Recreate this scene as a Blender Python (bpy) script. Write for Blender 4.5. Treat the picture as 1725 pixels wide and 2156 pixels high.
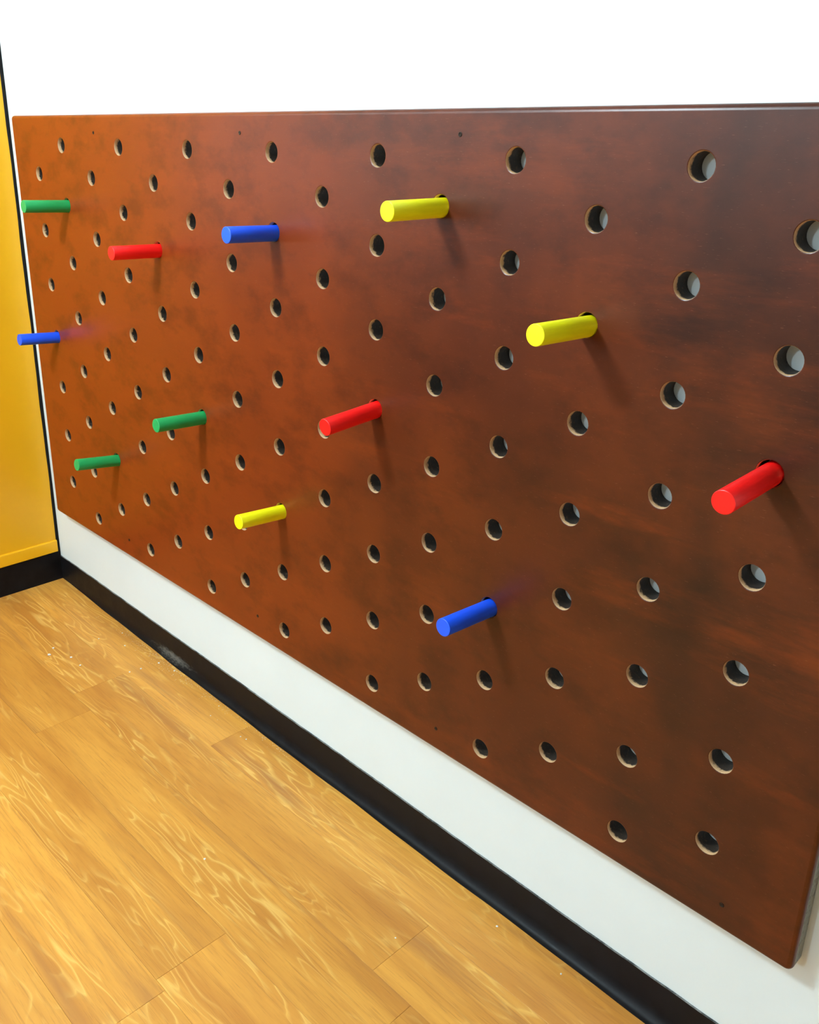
import bpy, bmesh, math, random
from mathutils import Matrix, Vector

for o in list(bpy.data.objects):
    bpy.data.objects.remove(o, do_unlink=True)
scene = bpy.context.scene
COL = scene.collection

# ------------------------------------------------------------------ frame of reference
# The hole lattice of the board gives the scale: one step (u) = 6 in. u runs right along the
# board, v down, n into the wall (n = 0 is the board's front face, n = .25 the wall).
S = 0.1524
UL, NW, VF = -2.64, 0.25, 9.36          # left wall, back wall, floor at the left wall
TILT = 0.0066                           # the floor drops slightly to the right against the board


def W(u, v, n):
    return Vector(((u - UL) * S, (n - NW) * S, (VF - v) * S))


def vfloor(u):
    return VF + TILT * (u - UL)


# ------------------------------------------------------------------ camera
R = ((0.6991891644883792, -0.01861462692679404, 0.7146943458053763),
     (0.256384732249888, 0.9396987143164565, -0.22634751021626723),
     (-0.6673839834240494, 0.3414964450420037, 0.6617996650742942))
CAM = (15.976395024986337, -0.12800341214723243, -7.510453255153859)
cd = bpy.data.cameras.new('camera')
cam = bpy.data.objects.new('camera', cd)
COL.objects.link(cam)


def axis(r, s):
    return Vector((r[0], r[2], -r[1])) * s


cx, cy, cz = axis(R[0], 1), axis(R[1], -1), axis(R[2], -1)
m = Matrix((cx, cy, cz)).transposed().to_4x4()
m.translation = W(*CAM)
cam.matrix_world = m
cd.sensor_fit = 'HORIZONTAL'
cd.sensor_width = 36.0
cd.lens = 1906.827 * 36.0 / 1725.0
cd.shift_x = (862.5 - 834.524) / 1725.0
cd.shift_y = -(1078.0 - 996.316) / 1725.0
cd.clip_start = 0.01
scene.camera = cam

# ------------------------------------------------------------------ world and exposure
world = bpy.data.worlds.new('world')
scene.world = world
world.use_nodes = True
bg = world.node_tree.nodes['Background']
bg.inputs['Color'].default_value = (0.9, 0.97, 1.0, 1)
bg.inputs['Strength'].default_value = 0.3
scene.view_settings.view_transform = 'Standard'
scene.view_settings.look = 'None'
scene.view_settings.exposure = 0.0
scene.view_settings.gamma = 1.0
scene.view_settings.use_curve_mapping = False
GLOBE = .17
LAMP = 202.0                             # emission of the ceiling lamp's diffuser

# ------------------------------------------------------------------ helpers


def tag(o, label=None, cat=None, group=None, kind=None):
    if label:
        o['label'] = label
    if cat:
        o['category'] = cat
    if group:
        o['group'] = group
    if kind:
        o['kind'] = kind
    return o


def obj(name, bm, mats, parent=None, smooth=False, recalc=True):
    if recalc:
        bmesh.ops.recalc_face_normals(bm, faces=bm.faces)
    me = bpy.data.meshes.new(name)
    bm.to_mesh(me)
    bm.free()
    for mt in (mats if isinstance(mats, (list, tuple)) else [mats]):
        me.materials.append(mt)
    if smooth:
        for p in me.polygons:
            p.use_smooth = True
    o = bpy.data.objects.new(name, me)
    COL.objects.link(o)
    if parent:
        o.parent = parent
    return o


def smooth_by_angle(o, deg=35):
    me = o.data
    bm = bmesh.new()
    bm.from_mesh(me)
    for f in bm.faces:
        f.smooth = True
    for e in bm.edges:
        if len(e.link_faces) == 2:
            e.smooth = e.calc_face_angle(0) < math.radians(deg)
    bm.to_mesh(me)
    bm.free()


def box(bm, lo, hi):
    x0, y0, z0 = lo
    x1, y1, z1 = hi
    vs = [bm.verts.new(p) for p in ((x0, y0, z0), (x1, y0, z0), (x1, y1, z0), (x0, y1, z0),
                                    (x0, y0, z1), (x1, y0, z1), (x1, y1, z1), (x0, y1, z1))]
    for f in ((0, 3, 2, 1), (4, 5, 6, 7), (0, 1, 5, 4), (1, 2, 6, 5), (2, 3, 7, 6), (3, 0, 4, 7)):
        bm.faces.new([vs[i] for i in f])
    return vs


def sweep(bm, sections, closed=True, caps=True):
    rows = [[bm.verts.new(p) for p in s] for s in sections]
    n = len(rows[0])
    for a, b in zip(rows, rows[1:]):
        for k in range(n if closed else n - 1):
            bm.faces.new((a[k], a[(k + 1) % n], b[(k + 1) % n], b[k]))
    if caps:
        bm.faces.new(rows[0][::-1])
        bm.faces.new(rows[-1])
    return rows


# ------------------------------------------------------------------ materials
class NT:
    def __init__(self, name):
        self.m = bpy.data.materials.new(name)
        self.m.use_nodes = True
        self.t = self.m.node_tree
        self.b = self.t.nodes['Principled BSDF']

    def n(self, typ, **kw):
        nd = self.t.nodes.new(typ)
        for k, v in kw.items():
            if k in nd.inputs:
                if hasattr(v, 'is_output'):
                    self.t.links.new(v, nd.inputs[k])
                else:
                    nd.inputs[k].default_value = v
            else:
                setattr(nd, k, v)
        return nd

    def link(self, a, b):
        self.t.links.new(a, b)

    def coord(self, scale=(1, 1, 1), loc=None):
        tc = self.n('ShaderNodeTexCoord')
        mp = self.n('ShaderNodeMapping')
        self.link(tc.outputs['Object'], mp.inputs['Vector'])
        mp.inputs['Scale'].default_value = scale
        if loc:
            mp.inputs['Location'].default_value = loc
        return mp.outputs['Vector']

    def noise(self, vec, scale, detail=4, rough=.55, dist=0):
        nd = self.n('ShaderNodeTexNoise')
        self.link(vec, nd.inputs['Vector'])
        nd.inputs['Scale'].default_value = scale
        nd.inputs['Detail'].default_value = detail
        nd.inputs['Roughness'].default_value = rough
        nd.inputs['Distortion'].default_value = dist
        return nd.outputs['Fac']

    def ramp(self, fac, stops):
        r = self.n('ShaderNodeValToRGB')
        self.link(fac, r.inputs['Fac'])
        el = r.color_ramp.elements
        while len(el) < len(stops):
            el.new(.5)
        for e, (p, c) in zip(el, stops):
            e.position = p
            e.color = (c, c, c, 1) if isinstance(c, (int, float)) else (*c, 1)
        return r.outputs['Color']

    def mix(self, a, b, fac, mode='MIX'):
        nd = self.n('ShaderNodeMix', data_type='RGBA', blend_type=mode)
        for key, v in ((0, fac), (6, a), (7, b)):
            if hasattr(v, 'is_output'):
                self.link(v, nd.inputs[key])
            else:
                nd.inputs[key].default_value = v if key == 0 else (*v, 1)
        return nd.outputs[2]

    def math(self, op, a, b=0.0, c=None):
        nd = self.n('ShaderNodeMath', operation=op)
        for i, v in enumerate((a, b) if c is None else (a, b, c)):
            if hasattr(v, 'is_output'):
                self.link(v, nd.inputs[i])
            else:
                nd.inputs[i].default_value = v
        return nd.outputs[0]

    def base(self, c):
        if hasattr(c, 'is_output'):
            self.link(c, self.b.inputs['Base Color'])
        else:
            self.b.inputs['Base Color'].default_value = (*c, 1)

    def rough(self, v):
        if hasattr(v, 'is_output'):
            self.link(v, self.b.inputs['Roughness'])
        else:
            self.b.inputs['Roughness'].default_value = v

    def bump(self, h, strength, dist=.001):
        nd = self.n('ShaderNodeBump')
        nd.inputs['Strength'].default_value = strength
        nd.inputs['Distance'].default_value = dist
        self.link(h, nd.inputs['Height'])
        self.link(nd.outputs['Normal'], self.b.inputs['Normal'])


def paint(name, col, rough=.5, var=.04, bump=.15, scale=60):
    t = NT(name)
    f = t.noise(t.coord(), 3, 5)
    lo = tuple(c * (1 - var) for c in col)
    t.base(t.mix(lo, col, t.ramp(f, [(.35, 0.), (.65, 1.)])))
    t.rough(rough)
    t.bump(t.noise(t.coord(), scale, 3), bump, .0006)
    return t.m


M_WALL = paint('white_wall_paint', (.765, .835, .845), .55)
M_CEIL = paint('white_ceiling_paint', (.50, .52, .52), .8)
M_WALL2 = paint('grey_wall_paint', (.7, .7, .7), .7)
M_YELLOW = paint('yellow_wall_paint', (.86, .44, .006), .38, .06, .1)
M_YELLOW2 = paint('yellow_skirting_paint', (.92, .46, .007), .3, .03, .05)


def mat_black():
    t = NT('black_rubber')
    v = t.coord()
    f = t.noise(v, 22, 5, .65)
    scuff = t.ramp(t.noise(t.coord((2, 30, 30)), 9, 4, .6), [(.62, 0.), (.78, 1.)])
    c = t.mix((.0050, .0045, .0055), (.010, .009, .010), t.ramp(f, [(.4, 0.), (.7, 1.)]))
    # one chalky plaster smear on the toe where the dust lies
    tc = t.n('ShaderNodeTexCoord')
    sp = t.n('ShaderNodeSeparateXYZ')
    t.link(tc.outputs['Object'], sp.inputs[0])
    dx = t.math('DIVIDE', t.math('ABSOLUTE', t.math('SUBTRACT', sp.outputs['X'], .73)), .12)
    dz = t.math('DIVIDE', t.math('ABSOLUTE', t.math('SUBTRACT', sp.outputs['Z'], .012)), .016)
    smear = t.ramp(t.math('ADD', t.math('POWER', t.math('ADD', t.math('MULTIPLY', dx, dx), t.math('MULTIPLY', dz, dz)), .5), t.math('MULTIPLY', t.math('SUBTRACT', t.noise(t.coord((1, 3, 3)), 60, 5, .75), .5), 2.6)), [(.1, 1.), (.9, 0.)])
    c = t.mix(c, (.22, .21, .18), t.math('MULTIPLY', smear, .5))
    t.base(t.mix(c, (.035, .036, .036), t.math('MULTIPLY', scuff, .12)))
    t.rough(t.ramp(f, [(.3, .40), (.7, .55)]))
    t.b.inputs['Specular IOR Level'].default_value = .14
    return t.m


def mat_top_edge():
    t = NT('worn_rubber_edge')
    f = t.noise(t.coord((1.4, 1, 1)), 16, 5, .7)
    t.base(t.mix((.02, .02, .02), (.19, .19, .175), t.ramp(f, [(.40, 0.), (.58, 1.)])))
    t.rough(.7)
    return t.m


M_BLACK = mat_black()
M_EDGE = mat_top_edge()


def mat_board():
    t = NT('stained_plywood_face')
    # object space: x along the board, z up
    big = t.noise(t.coord((1.0, 1, 1.5), (4.3, 0, 2.2)), 2.6, 5, .62)
    streak = t.noise(t.coord((.55, 1, 3.0), (3, 0, 1)), 3.4, 6, .66)
    mott = t.noise(t.coord((1, 1, 1.6), (5, 0, 3)), 9, 5, .65)
    lap = t.noise(t.coord((2.6, 1, .35), (1.7, 0, 6)), 1.6, 2, .5)
    grain = t.noise(t.coord((5, 1, 170)), 5, 4, .6)
    c = t.mix((.018, .0050, .0022), (.085, .0160, .0030), t.ramp(big, [(.32, 0.), (.70, 1.)]))
    c = t.mix(c, (.17, .028, .0032), t.math('MULTIPLY', t.ramp(streak, [(.54, 0.), (.72, 1.)]), .6))
    c = t.mix(c, (.011, .0040, .0022), t.math('MULTIPLY', t.ramp(lap, [(.50, 0.), (.60, 1.)]), .5))
    # stain lap marks, plus light falloff painted into the colour: lighter left, darker right
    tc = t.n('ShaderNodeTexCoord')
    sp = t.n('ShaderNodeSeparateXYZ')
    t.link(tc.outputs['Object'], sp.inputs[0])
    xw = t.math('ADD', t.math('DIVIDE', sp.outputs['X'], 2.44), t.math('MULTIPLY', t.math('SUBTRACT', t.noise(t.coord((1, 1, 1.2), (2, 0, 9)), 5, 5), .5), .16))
    coat_falloff = t.ramp(xw, [(.0, .94), (.22, .80), (.40, .66), (.55, .48), (.61, .27), (.72, .22), (.85, .13), (.89, .02), (1.0, .14)])
    c = t.mix(c, (.32, .044, .0035), t.math('MULTIPLY', coat_falloff, .8))
    c = t.mix(c, (.62, .62, .66), t.ramp(mott, [(.48, 0.), (.66, .8)]), 'MULTIPLY')
    c = t.mix(c, (1.25, 1.2, 1.2), t.ramp(grain, [(.55, 0.), (.78, .5)]), 'MULTIPLY')
    dash = t.ramp(t.noise(t.coord((26, 1, 420), (1, 0, 5)), 4, 2, .5), [(.70, 0.), (.77, 1.)])
    c = t.mix(c, (.34, .17, .09), t.math('MULTIPLY', dash, .5))
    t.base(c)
    t.rough(.42)
    t.b.inputs['Specular IOR Level'].default_value = .2
    t.b.inputs['Coat Weight'].default_value = .27
    t.b.inputs['Coat Roughness'].default_value = .26
    return t.m


def mat_ply(name, light, dark, axis_scale):
    t = NT(name)
    # plies: bands across the thickness (object y)
    tc = t.n('ShaderNodeTexCoord')
    sp = t.n('ShaderNodeSeparateXYZ')
    t.link(tc.outputs['Object'], sp.inputs[0])
    wob = t.noise(t.coord(), 40, 3)
    y = t.math('ADD', sp.outputs['Y'], t.math('MULTIPLY', wob, .0012))
    band = t.math('PINGPONG', t.math('MULTIPLY', y, axis_scale), .5)
    f = t.noise(t.coord((1, 1, 1)), 130, 4, .7)
    c = t.mix(dark, light, t.ramp(band, [(.14, 0.), (.36, 1.)]))
    c = t.mix(c, tuple(x * .25 for x in dark), t.ramp(f, [(.50, 0.), (.66, .75)]))
    t.base(c)
    t.rough(.6)
    t.bump(f, .5, .0012)
    return t.m


D_BOARD = .247
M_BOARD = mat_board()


def mat_bore():
    t = NT('bored_hole_wood')
    tc = t.n('ShaderNodeTexCoord')
    sp = t.n('ShaderNodeSeparateXYZ')
    t.link(tc.outputs['Object'], sp.inputs[0])
    # lit rim painted pale at the mouth, stain and shade darker deeper, ragged border
    depth = t.math('ADD', sp.outputs['Y'], D_BOARD * S)
    f = t.noise(t.coord(), 120, 4, .7)
    edge_ = t.math('ADD', depth, t.math('MULTIPLY', t.math('SUBTRACT', f, .5), .018))
    lit_mouth = t.ramp(t.math('DIVIDE', edge_, .02), [(.30, 1.), (.50, 0.)])
    patch = t.ramp(t.noise(t.coord((1, 1.6, 1)), 170, 3, .6), [(.58, 0.), (.70, .45)])
    c = t.mix((.026, .017, .012), (.20, .115, .055), patch)
    t.base(t.mix(c, (.60, .38, .20), lit_mouth))
    t.rough(.55)
    t.bump(f, .5, .001)
    return t.m


M_BORE = mat_bore()
M_SIDE = mat_ply('plywood_edge', (.30, .30, .23), (.10, .085, .07), 170)


def mat_floor():
    t = NT('oak_plank')
    tc = t.n('ShaderNodeTexCoord')
    oi = t.n('ShaderNodeObjectInfo')
    off = t.n('ShaderNodeCombineXYZ')
    t.link(t.math('MULTIPLY', oi.outputs['Random'], 37.0), off.inputs[0])
    t.link(t.math('MULTIPLY', oi.outputs['Random'], 91.0), off.inputs[1])
    t.link(t.math('MULTIPLY', oi.outputs['Random'], 53.0), off.inputs[2])
    add = t.n('ShaderNodeVectorMath', operation='ADD')
    t.link(tc.outputs['Object'], add.inputs[0])
    t.link(off.outputs[0], add.inputs[1])
    P = add.outputs[0]

    def mp(scale):
        m_ = t.n('ShaderNodeMapping')
        t.link(P, m_.inputs['Vector'])
        m_.inputs['Scale'].default_value = scale
        return m_.outputs[0]
    # cathedral figure: contour lines of a long smooth field
    field = t.noise(mp((1.5, 9.5, 1)), 1.0, 3.2, .5, .25)
    rings = t.math('FRACT', t.math('MULTIPLY', field, 21.0))
    line = t.ramp(rings, [(.0, 1.), (.09, .2), (.22, 0.), (.74, 0.), (1.0, .8)])
    gate = t.ramp(t.noise(mp((1.5, 7, 1)), 1.3, 3), [(.47, 0.), (.60, 1.)])
    tone = t.noise(mp((.9, 7, 1)), 1.6, 4, .6, .3)
    fine = t.noise(mp((5, 150, 1)), 1.5, 4, .7)
    fine2 = t.noise(mp((22, 420, 1)), 1.0, 2, .6)
    c = t.mix((.52, .205, .030), (.72, .33, .052), t.ramp(tone, [(.36, 0.), (.62, 1.)]))
    c = t.mix(c, (.36, .13, .022), t.math('MULTIPLY', t.ramp(fine, [(.52, 0.), (.72, 1.)]), .55))
    c = t.mix(c, (.30, .12, .035), t.math('MULTIPLY', t.ramp(fine2, [(.60, 0.), (.76, 1.)]), .4))
    c = t.mix(c, (.88, .54, .14), t.math('MULTIPLY', t.math('MULTIPLY', line, gate), .75))
    dk = t.ramp(t.noise(mp((.8, 10, 1)), 1.1, 4, .6, .6), [(.56, 0.), (.72, 1.)])
    c = t.mix(c, (.27, .10, .035), t.math('MULTIPLY', dk, .55))
    tint = t.math('ADD', .92, t.math('MULTIPLY', oi.outputs['Random'], .16))
    cmb = t.n('ShaderNodeCombineColor')
    for i in range(3):
        t.link(tint, cmb.inputs[i])
    t.base(t.mix(c, cmb.outputs[0], 1.0, 'MULTIPLY'))
    t.rough(.42)
    t.bump(fine, .1, .0004)
    return t.m


M_FLOOR = mat_floor()
M_SUB = paint('dark_subfloor', (.10, .055, .02), .9)


def mat_peg(name, col):
    t = NT(name)
    f = t.noise(t.coord((14, 14, 2)), 8, 3)
    t.base(t.mix(tuple(c * .9 for c in col), col, t.ramp(f, [(.35, 0.), (.65, 1.)])))
    t.rough(.42)
    t.bump(t.noise(t.coord((60, 60, 6)), 6, 3), .12, .0005)
    return t.m


PEG_COL = {'red': (.97, .006, .005), 'yellow': (.97, .93, .003), 'blue': (.006, .095, .92), 'green': (.008, .33, .085)}
M_PEG = {k: mat_peg(k + '_peg_paint', v) for k, v in PEG_COL.items()}


def mat_plain(name, col, rough=.5, metal=0.):
    t = NT(name)
    f = t.noise(t.coord(), 400, 3)
    t.base(t.mix(tuple(c * .8 for c in col), col, f))
    t.rough(rough)
    t.b.inputs['Metallic'].default_value = metal
    return t.m


M_SCREW = mat_plain('dark_screw_metal', (.03, .02, .015), .45, .8)
M_CRUMB = mat_plain('white_plaster', (.85, .84, .80), .9)
M_LFRAME = mat_plain('white_lamp_metal', (.8, .8, .8), .4)


def mat_lamp():
    t = NT('lamp_diffuser')
    t.base((.9, .9, .9))
    t.b.inputs['Emission Color'].default_value = (.75, .93, 1.02, 1)
    t.b.inputs['Emission Strength'].default_value = LAMP
    return t.m


M_LAMP = mat_lamp()

# ------------------------------------------------------------------ room shell
ROOM_U, ROOM_N, CEIL_V = 34.0, -50.0, -8.4
P0 = W(UL, vfloor(UL), NW)
xR = W(ROOM_U, 0, 0).x
yF = W(0, 0, ROOM_N).y
zC = W(0, CEIL_V, 0).z
zb = -0.12


def slab(name, lo, hi, mat):
    bm = bmesh.new()
    box(bm, lo, hi)
    return tag(obj(name, bm, mat), kind='structure')


tag(slab('wall_back', (-.1, 0, zb), (xR + .1, .1, zC + .1), M_WALL),
    'white painted wall behind the brown pegboard', 'wall')
YEL_N = -4.4
yY = W(0, 0, YEL_N).y
tag(slab('wall_left', (-.1, yY, zb), (0, 0, zC + .1), M_YELLOW),
    'bright yellow painted wall at the left of the pegboard', 'wall')
tag(slab('wall_left_far', (-.1, yF, zb), (0, yY, zC + .1), M_WALL),
    'white wall continuing beyond the yellow wall', 'wall')
tag(slab('wall_right', (xR, yF, zb), (xR + .1, 0, zC + .1), M_WALL2),
    'plain grey wall at the far right end of the room', 'wall')
tag(slab('wall_front', (-.1, yF - .1, zb), (xR + .1, yF, zC + .1), M_WALL2),
    'plain grey wall facing the pegboard across the room', 'wall')
tag(slab('ceiling', (0, yF, zC), (xR, 0, zC + .1), M_CEIL),
    'white ceiling above the pegboard wall', 'ceiling')

M_BLOCK = paint('added_dark_panel', (.05, .03, .02), .6)  # dark panels added out of view to cut haze and bounce on the board
tag(slab('added_panel_left', (0.0005, yF + .02, .0), (.018, yY - .01, 1.12), M_BLOCK),
    'added light-dimming dark panelling on the lower part of the far left wall', 'blocker')
tag(slab('added_panel_front', (.02, yF + .0005, -.03), (xR - .001, yF + .018, 1.12), M_BLOCK),
    'added light-dimming dark panelling on the lower part of the facing wall', 'blocker')

# ------------------------------------------------------------------ floor of vinyl planks
bm = bmesh.new()
box(bm, (0, yF, -.02), (xR * 1.002, 0, -.0035))
floor = tag(obj('floor', bm, M_SUB), 'warm oak plank floor running along the wall', 'floor', kind='structure')
floor.rotation_euler.y = math.atan(TILT)
GAP, TH, BEV = .00015, .0045, .00035


def plank_mesh(L, Wd):
    bm = bmesh.new()
    g = GAP
    lo = [(g, g, -TH), (L - g, g, -TH), (L - g, Wd - g, -TH), (g, Wd - g, -TH)]
    mid = [(x, y, -BEV) for x, y, _ in lo]
    b = g + BEV
    top = [(b, b, 0), (L - b, b, 0), (L - b, Wd - b, 0), (b, Wd - b, 0)]
    rows = [[bm.verts.new(p) for p in r] for r in (lo, mid, top)]
    for a, c in zip(rows, rows[1:]):
        for k in range(4):
            bm.faces.new((a[k], a[(k + 1) % 4], c[(k + 1) % 4], c[k]))
    bm.faces.new(rows[0][::-1])
    bm.faces.new(rows[-1])
    bmesh.ops.recalc_face_normals(bm, faces=bm.faces)
    me = bpy.data.meshes.new('plank')
    bm.to_mesh(me)
    bm.free()
    me.materials.append(M_FLOOR)
    return me


meshes = {}
random.seed(5)
PL = 8.0 * S
edges = [NW, -.72] + [-.72 - k for k in range(1, 18)]
known = {0: 4.84, 2: 2.56, 4: 8.40}      # end joints seen in the photograph, by row
for r, (a, b) in enumerate(zip(edges, edges[1:])):
    y0, y1 = W(0, 0, b).y, W(0, 0, a).y
    j = (known[r] - UL) * S if r in known else random.uniform(0, PL)
    if r == 1:
        j = (9.9 - UL) * S
    if r == 3:
        j = (0.2 - UL) * S
    j %= PL
    cuts = [0.0]
    x = j if j > .12 else j + PL
    while x < xR - .1:
        cuts.append(x)
        x += PL
    cuts.append(xR)
    for x0, x1 in zip(cuts, cuts[1:]):
        key = (round(x1 - x0, 4), round(y1 - y0, 4))
        if key not in meshes:
            meshes[key] = plank_mesh(*key)
        o = bpy.data.objects.new('plank', meshes[key])
        COL.objects.link(o)
        o.parent = floor
        o.location = (x0, y0, 0)

bm = bmesh.new()
box(bm, (0, yF, -.0045), (xR, W(0, 0, edges[-1]).y - GAP, 0))
far = obj('plank_field', bm, M_FLOOR, floor)
far['kind'] = 'stuff'

# ------------------------------------------------------------------ black cove skirting


def lerp_tab(tab, x):
    if x <= tab[0][0]:
        return tab[0][1]
    for (xa, ya), (xb, yb) in zip(tab, tab[1:]):
        if x <= xb:
            t_ = (x - xa) / (xb - xa)
            return ya + (yb - ya) * t_
    return tab[-1][1]


TOE = [(-2.64, .232), (-1.2, .20), (.07, .171), (2.2, .135), (4.42, .114), (7.6, .108), (10.4, .104), (13, .115), (27, .115)]
TOP = [(-2.64, 8.795), (6.8, 8.852), (9, 8.882), (13, 8.902), (27, 8.93)]
THK = .022


def cove_section(top_v, wall_n, toe_n, floor_v):
    """points (v, n) of the cove from its top back edge, over the front, to the toe and back"""
    f = wall_n - THK
    pts = [(top_v, wall_n - .001), (top_v, f + .004), (top_v + .004, f)]
    bend = .16
    t0 = min(toe_n, f - .004)
    for k in range(8):
        a = k / 7 * math.pi / 2
        pts.append((floor_v - .014 - bend * (1 - math.sin(a)), f - (f - t0) * (1 - math.cos(a))))
    pts.append((floor_v - .004, t0 - .002))
    pts.append((floor_v + .01, t0 - .002))
    pts.append((floor_v + .01, wall_n - .001))
    return pts


random.seed(11)
bm = bmesh.new()
secs = []
u = UL + .002
while u < ROOM_U - .02:
    w = .006 * math.sin(u * 1.9) + .004 * math.sin(u * 4.3 + 1)
    tv = lerp_tab(TOP, u) + random.uniform(-.003, .003) + .004 * math.sin(u * 1.3)
    secs.append([W(u, v, n) for v, n in cove_section(tv, NW, lerp_tab(TOE, u) + w, vfloor(u))])
    u += .14
rows = sweep(bm, secs)
for f in bm.faces:
    pass
o = obj('baseboard_back', bm, [M_BLACK, M_EDGE])
n_sec = len(secs[0])
for p in o.data.polygons:
    if len(p.vertices) == 4 and p.index % n_sec in (0, 1):
        p.material_index = 1
smooth_by_angle(o, 40)
tag(o, 'black rubber cove skirting along the white wall below the pegboard', 'skirting', kind='structure')

bm = bmesh.new()
secs = []
n = NW - THK
while n > YEL_N - .1:
    pts = cove_section(8.672 + random.uniform(-.002, .002), UL, UL - .03, VF)
    secs.append([W(2 * UL - uu, v, n) for v, uu in pts])
    n -= .2
sweep(bm, secs)
o = obj('baseboard_left', bm, [M_BLACK, M_EDGE])
smooth_by_angle(o, 40)
tag(o, 'black rubber cove skirting under the yellow wall', 'skirting', kind='structure')

# yellow skirting board with a rounded top and the black strip in the corner
bm = bmesh.new()
pr_ = .045
prof = [(8.672, 0), (8.672, pr_ - .008), (8.664, pr_)]
for k in range(6):
    a = k / 5 * math.pi / 2
    prof.append((8.425 - .03 * math.sin(a), pr_ - .03 * (1 - math.cos(a))))
prof.append((8.395, 0))
sweep(bm, [[W(UL + q + .0005, v, nn) for v, q in prof] for nn in (.183, -2, YEL_N)])
o = obj('trim_1', bm, M_YELLOW2)
smooth_by_angle(o, 40)
tag(o, 'yellow painted strip along the foot of the yellow wall', 'trim', kind='structure')

bm = bmesh.new()
secs = []
v = 8.79
while v > CEIL_V + .02:
    w = .006 * math.sin(v * 2.1) + .003 * math.sin(v * 5.7)
    secs.append([W(UL + .0005, v, NW - .0005), W(UL + .006, v, NW - .0005), W(UL + .012, v, NW - .012),
                 W(UL + .012, v, .192 + w), W(UL + .004, v, .184 + w), W(UL + .0005, v, .184 + w)])
    v -= .35
sweep(bm, secs)
o = obj('trim_2', bm, M_BLACK)
smooth_by_angle(o, 40)
tag(o, 'narrow black strip in the corner between yellow and white walls', 'trim', kind='structure')

# ------------------------------------------------------------------ the pegboard
U0, U1, V0, V1, D = -1.965, 14.02, -.492, 7.432, D_BOARD
RH, RP = .125, .106
RF, RB, RC = .055, .03, .075
board = bpy.data.objects.new('pegboard', None)
COL.objects.link(board)
board.location = W(U0, V1, D)
board.location.y = W(0, 0, D).y
tag(board, 'large dark-stained plywood pegboard with rows of bored holes, on the white wall', 'pegboard')
ORG = board.location.copy()


def B(u, v, n):
    return W(u, v, n) - ORG


def outline(inset):
    r = max(RC - inset, .004)
    x0, x1, y0, y1 = U0 + inset, U1 - inset, V0 + inset, V1 - inset
    pts = []
    for cx_, cy_, a0 in ((x1 - r, y1 - r, 0), (x0 + r, y1 - r, 90), (x0 + r, y0 + r, 180), (x1 - r, y0 + r, 270)):
        for k in range(6):
            a = math.radians(a0 + 90 * k / 5)
            pts.append((cx_ + r * math.cos(a), cy_ + r * math.sin(a)))
    return pts


holes = [(i, j) for j in range(15) for i in range(-1, 14) if (i + j) % 2 == 0]
bm = bmesh.new()
prof = []
for k in range(7):
    a = k / 6 * math.pi / 2
    prof.append((RF * (1 - math.sin(a)), RF * (1 - math.cos(a))))
for k in range(4):
    a = k / 3 * math.pi / 2
    prof.append((RB * (1 - math.cos(a)), D - RB + RB * math.sin(a)))
loops = []
for ins, nn in prof:
    loops.append([bm.verts.new(B(x, y, nn)) for x, y in outline(ins)])
n_o = len(loops[0])
side_faces = []
for li, (a, b) in enumerate(zip(loops, loops[1:])):
    for k in range(n_o):
        f = bm.faces.new((a[k], a[(k + 1) % n_o], b[(k + 1) % n_o], b[k]))
        f.material_index = 2 if li >= 6 else 0
front_edges, back_edges = [], []
bm.edges.ensure_lookup_table()


def edge(a, b):
    e = bm.edges.get((a, b))
    return e or bm.edges.new((a, b))


front_edges += [edge(loops[0][k], loops[0][(k + 1) % n_o]) for k in range(n_o)]
back_edges += [edge(loops[-1][k], loops[-1][(k + 1) % n_o]) for k in range(n_o)]
NS = 28
random.seed(2)
for i, j in holes:
    du, dv = random.uniform(-.008, .008), random.uniform(-.008, .008)
    rr = []
    for rad, nn in ((RH + .010, 0.0), (RH + .003, .003), (RH, .010), (RH, .055), (RH, D)):
        rr.append([bm.verts.new(B(i + rad * math.cos(2 * math.pi * k / NS), j * .5 + rad * math.sin(2 * math.pi * k / NS), nn))
                   for k in range(NS)])
    for q, (a, b) in enumerate(zip(rr, rr[1:])):
        for k in range(NS):
            f = bm.faces.new((a[k], b[k], b[(k + 1) % NS], a[(k + 1) % NS]))
            f.material_index = 0 if q == 0 else 1
    front_edges += [edge(rr[0][k], rr[0][(k + 1) % NS]) for k in range(NS)]
    back_edges += [edge(rr[-1][k], rr[-1][(k + 1) % NS]) for k in range(NS)]
bmesh.ops.triangle_fill(bm, use_beauty=True, use_dissolve=False, edges=front_edges)
bmesh.ops.triangle_fill(bm, use_beauty=True, use_dissolve=False, edges=back_edges)
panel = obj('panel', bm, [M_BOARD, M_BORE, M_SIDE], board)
smooth_by_angle(panel, 40)
for p in panel.data.polygons:
    if len(p.vertices) == 3:
        p.use_smooth = False

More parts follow.
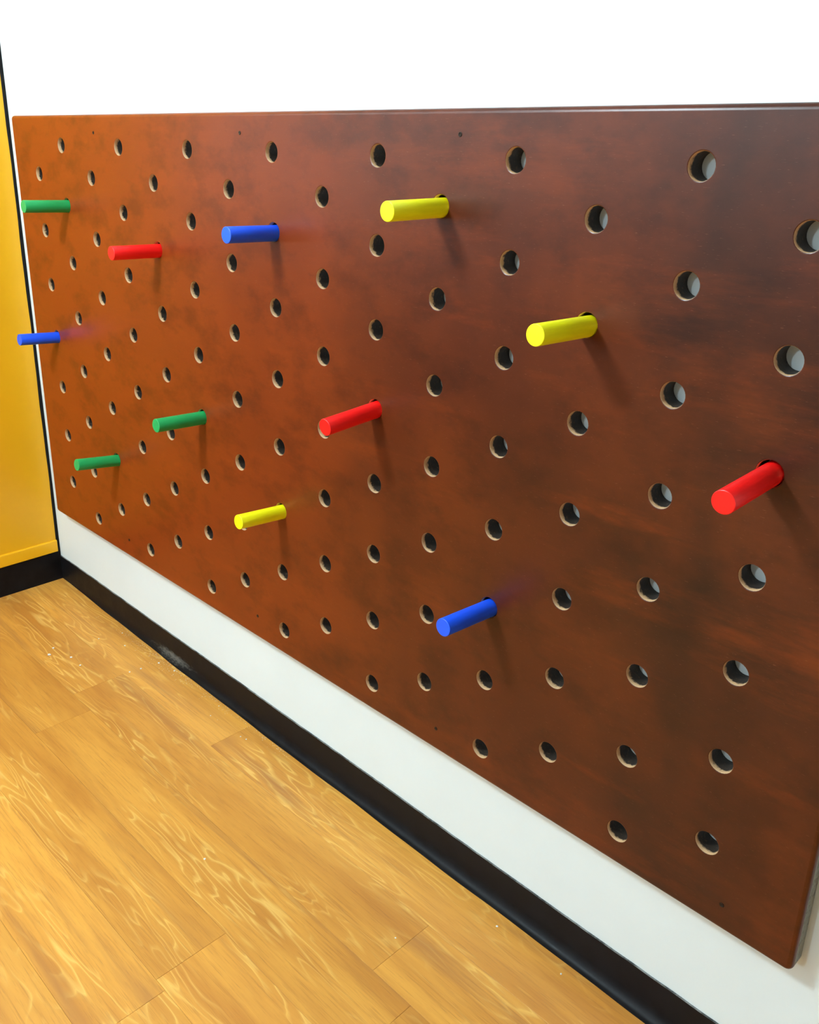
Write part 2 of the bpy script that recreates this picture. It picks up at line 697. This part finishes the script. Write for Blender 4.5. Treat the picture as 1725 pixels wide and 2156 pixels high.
for u, v in ((1.22, -.21), (5.317, -.23), (9.25, -.235), (13.27, -.235), (1.20, 7.07), (5.31, 7.03), (9.24, 7.10), (13.255, 7.121)):
    bm = bmesh.new()
    seg = 12
    rr = []
    for rad, nn in ((.026, -.004), (.022, -.006), (.018, -.006), (.010, -.001)):
        rr.append([bm.verts.new(B(u, v, nn) - B(u, v, 0) + Vector((S * rad * math.cos(2 * math.pi * k / seg), 0, S * rad * math.sin(2 * math.pi * k / seg))))
                   for k in range(seg)])
    for a, b in zip(rr, rr[1:]):
        for k in range(seg):
            bm.faces.new((a[k], a[(k + 1) % seg], b[(k + 1) % seg], b[k]))
    bm.faces.new(rr[-1])
    base_ring = [bm.verts.new(q.co + Vector((0, .008 * S, 0))) for q in rr[0]]
    for k in range(seg):
        bm.faces.new((rr[0][k], base_ring[k], base_ring[(k + 1) % seg], rr[0][(k + 1) % seg]))
    sc = obj('screw', bm, M_SCREW, board)
    sc.location = B(u, v, 0)

# ------------------------------------------------------------------ pegs


def peg(color, hole, tip, label, crack=False):
    """dowel resting on the lower edge of its hole; tip = (v, n) of the end's centre"""
    i, j = hole
    base = W(i, j * .5 + (RH - RP) * .75, 0)
    end = W(i, tip[0], tip[1])
    ax = (end - base).normalized()
    inner = base - ax * (D - .03) * S
    L = (end - inner).length
    r = RP * S
    bm = bmesh.new()
    seg = 36
    prof_ = [(r * .94, 0), (r, .0008), (r, L * .5), (r, L - .0012), (r * .985, L - .0005), (r * .94, L), (r * .5, L + .0001)]
    rows_ = []
    for rad, z in prof_:
        row = []
        for k in range(seg):
            a = 2 * math.pi * k / seg
            row.append(bm.verts.new((rad * math.cos(a), rad * math.sin(a), z)))
        rows_.append(row)
    for a, b in zip(rows_, rows_[1:]):
        for k in range(seg):
            bm.faces.new((a[k], a[(k + 1) % seg], b[(k + 1) % seg], b[k]))
    bm.faces.new(rows_[0][::-1])
    c = bm.verts.new((0, 0, L + .0001))
    for k in range(seg):
        bm.faces.new((rows_[-1][k], rows_[-1][(k + 1) % seg], c))
    o_ = obj('climbing_peg', bm, M_PEG[color])
    smooth_by_angle(o_, 30)
    o_.matrix_world = Matrix.Translation(inner) @ ax.to_track_quat('Z', 'Y').to_matrix().to_4x4()
    return tag(o_, label, 'peg', 'painted wooden pegs stuck in the pegboard')


peg('green', (0, 2), (.995, -.783), 'green wooden peg near the top left corner of the pegboard')
peg('red', (3, 3), (1.50, -.793), 'red wooden peg between the upper green peg and upper blue peg')
peg('blue', (6, 2), (1.0, -.751), 'blue wooden peg in the upper rows, left of the topmost yellow peg')
peg('yellow', (9, 1), (.525, -.802), 'topmost yellow wooden peg, in the second row of holes')
peg('blue', (-1, 7), (3.466, -.735), 'blue wooden peg whose end overlaps the yellow wall')
peg('yellow', (11, 3), (1.495, -.818), 'yellow wooden peg furthest to the right on the pegboard')
peg('green', (4, 8), (3.98, -.823), 'green wooden peg near the middle, largest of the three green ones')
peg('green', (1, 11), (5.42, -.787), 'lowest green wooden peg, near the left edge of the pegboard')
peg('red', (8, 6), (3.077, -.821), 'red wooden peg in the middle of the pegboard')
peg('yellow', (6, 10), (4.96, -.757), 'lowest yellow wooden peg, in the lower half of the pegboard')
peg('blue', (10, 10), (4.965, -.797), 'lowest blue wooden peg, on the dark lower right part of the board')
peg('red', (13, 5), (2.545, -.831), 'big red wooden peg nearest the right edge of the pegboard')

# ------------------------------------------------------------------ plaster crumbs on the floor
random.seed(4)
CR = [(0.335, -1.448, 1.5), (0.143, -1.282, 1.1), (0.699, -1.175, 1.15), (1.083, -1.181, 1.0), (0.413, -0.453, .7), (0.525, 0.007, .7),
      (1.003, -0.197, .8), (2.015, -0.030, 1.0), (1.964, -0.385, .9), (1.922, -0.601, .7), (4.974, -0.208, .6), (5.097, -0.182, .6),
      (2.454, 0.041, .9), (3.981, 0.021, .6), (4.127, -0.250, .5), (10.524, -0.083, .8), (9.746, -1.179, .6), (11.528, -0.064, .7), (6.933, -2.207, .9)]


def crumb_mesh(bm, c, r):
    res = bmesh.ops.create_icosphere(bm, subdivisions=1, radius=r)
    for vv in res['verts']:
        vv.co = Vector((vv.co.x * random.uniform(.7, 1.3), vv.co.y * random.uniform(.7, 1.2), max(vv.co.z, -r * .3) * random.uniform(.5, .8))) + c


CR_LABEL = ['largest white plaster crumb on the floor near the yellow wall', 'white plaster crumb just behind the largest crumb near the yellow wall',
            'third white crumb of the row of four near the yellow wall', 'last white crumb of the row of four, furthest from the yellow wall',
            'small white crumb on dark grain between the row of four and the black skirting', 'white crumb by the skirting, nearest the room corner',
            'white crumb just in front of the one nearest the room corner', 'white crumb close to the plaster smear on the skirting',
            'white crumb on the floor a hand away from the smeared skirting', 'small white crumb left of the dust patch by the skirting',
            'left one of two tiny crumbs by the plank end near the skirting', 'right one of two tiny crumbs by the plank end near the skirting',
            'white crumb touching the skirting at the end of the dust patch', 'tiny crumb at the skirting between dust patch and plank end',
            'tiny crumb on pale grain left of the two by the plank end', 'white crumb by the skirting below the pegboard centre',
            'tiny crumb on the planks, well away from the skirting, low in the photo', 'white crumb by the skirting nearest the right side of the photo',
            'white splinter-like crumb alone in the middle of the floor']
for (u, nn, s), lab in zip(CR, CR_LABEL):
    bm = bmesh.new()
    r = .0034 * s
    crumb_mesh(bm, Vector((0, 0, r * .16)), r)
    o = obj('plaster_crumb', bm, M_CRUMB)
    o.location = W(u, vfloor(u), nn)
    tag(o, lab, 'crumb', 'plaster crumbs on the floor')
bm = bmesh.new()
for k in range(420):
    u = random.gauss(2.0, 1.0) if k < 300 else random.uniform(3.5, 6)
    nn = lerp_tab(TOE, u) - .012 - abs(random.gauss(0, .12 if k < 300 else .06))
    r = .0006 * random.uniform(.5, 1.6)
    crumb_mesh(bm, W(u, vfloor(u), nn) + Vector((0, 0, r * .2)), r)
o = obj('plaster_dust', bm, M_CRUMB)
tag(o, 'fine white plaster dust along the black skirting on the floor', 'dust', kind='stuff')

# ------------------------------------------------------------------ ceiling lamp placed from the pegs' shadows; far one added for board haze
for LN, lab in ((-11.4, 'white globe ceiling lamp nearest the pegboard wall'), (-38.0, 'added white globe lamp far from the pegboard wall, for haze on the board')):
    lamp = bpy.data.objects.new('ceiling_light', None)
    COL.objects.link(lamp)
    lamp.location = (W(4.6, 0, 0).x, W(0, 0, LN).y, zC)
    tag(lamp, lab, 'lamp', 'globe ceiling lamps')
    bm = bmesh.new()
    rings = []
    for rad, z in ((.11, 0), (.11, -.02), (.075, -.04), (.075, -.075)):
        rings.append([(rad * math.cos(2 * math.pi * k / 24), rad * math.sin(2 * math.pi * k / 24), z) for k in range(24)])
    sweep(bm, rings)
    smooth_by_angle(obj('mount', bm, M_LFRAME, lamp), 40)
    bm = bmesh.new()
    bmesh.ops.create_uvsphere(bm, u_segments=24, v_segments=14, radius=GLOBE)
    for q in bm.verts:
        q.co.z -= .055 + GLOBE
    obj('diffuser', bm, M_LAMP, lamp, smooth=True)
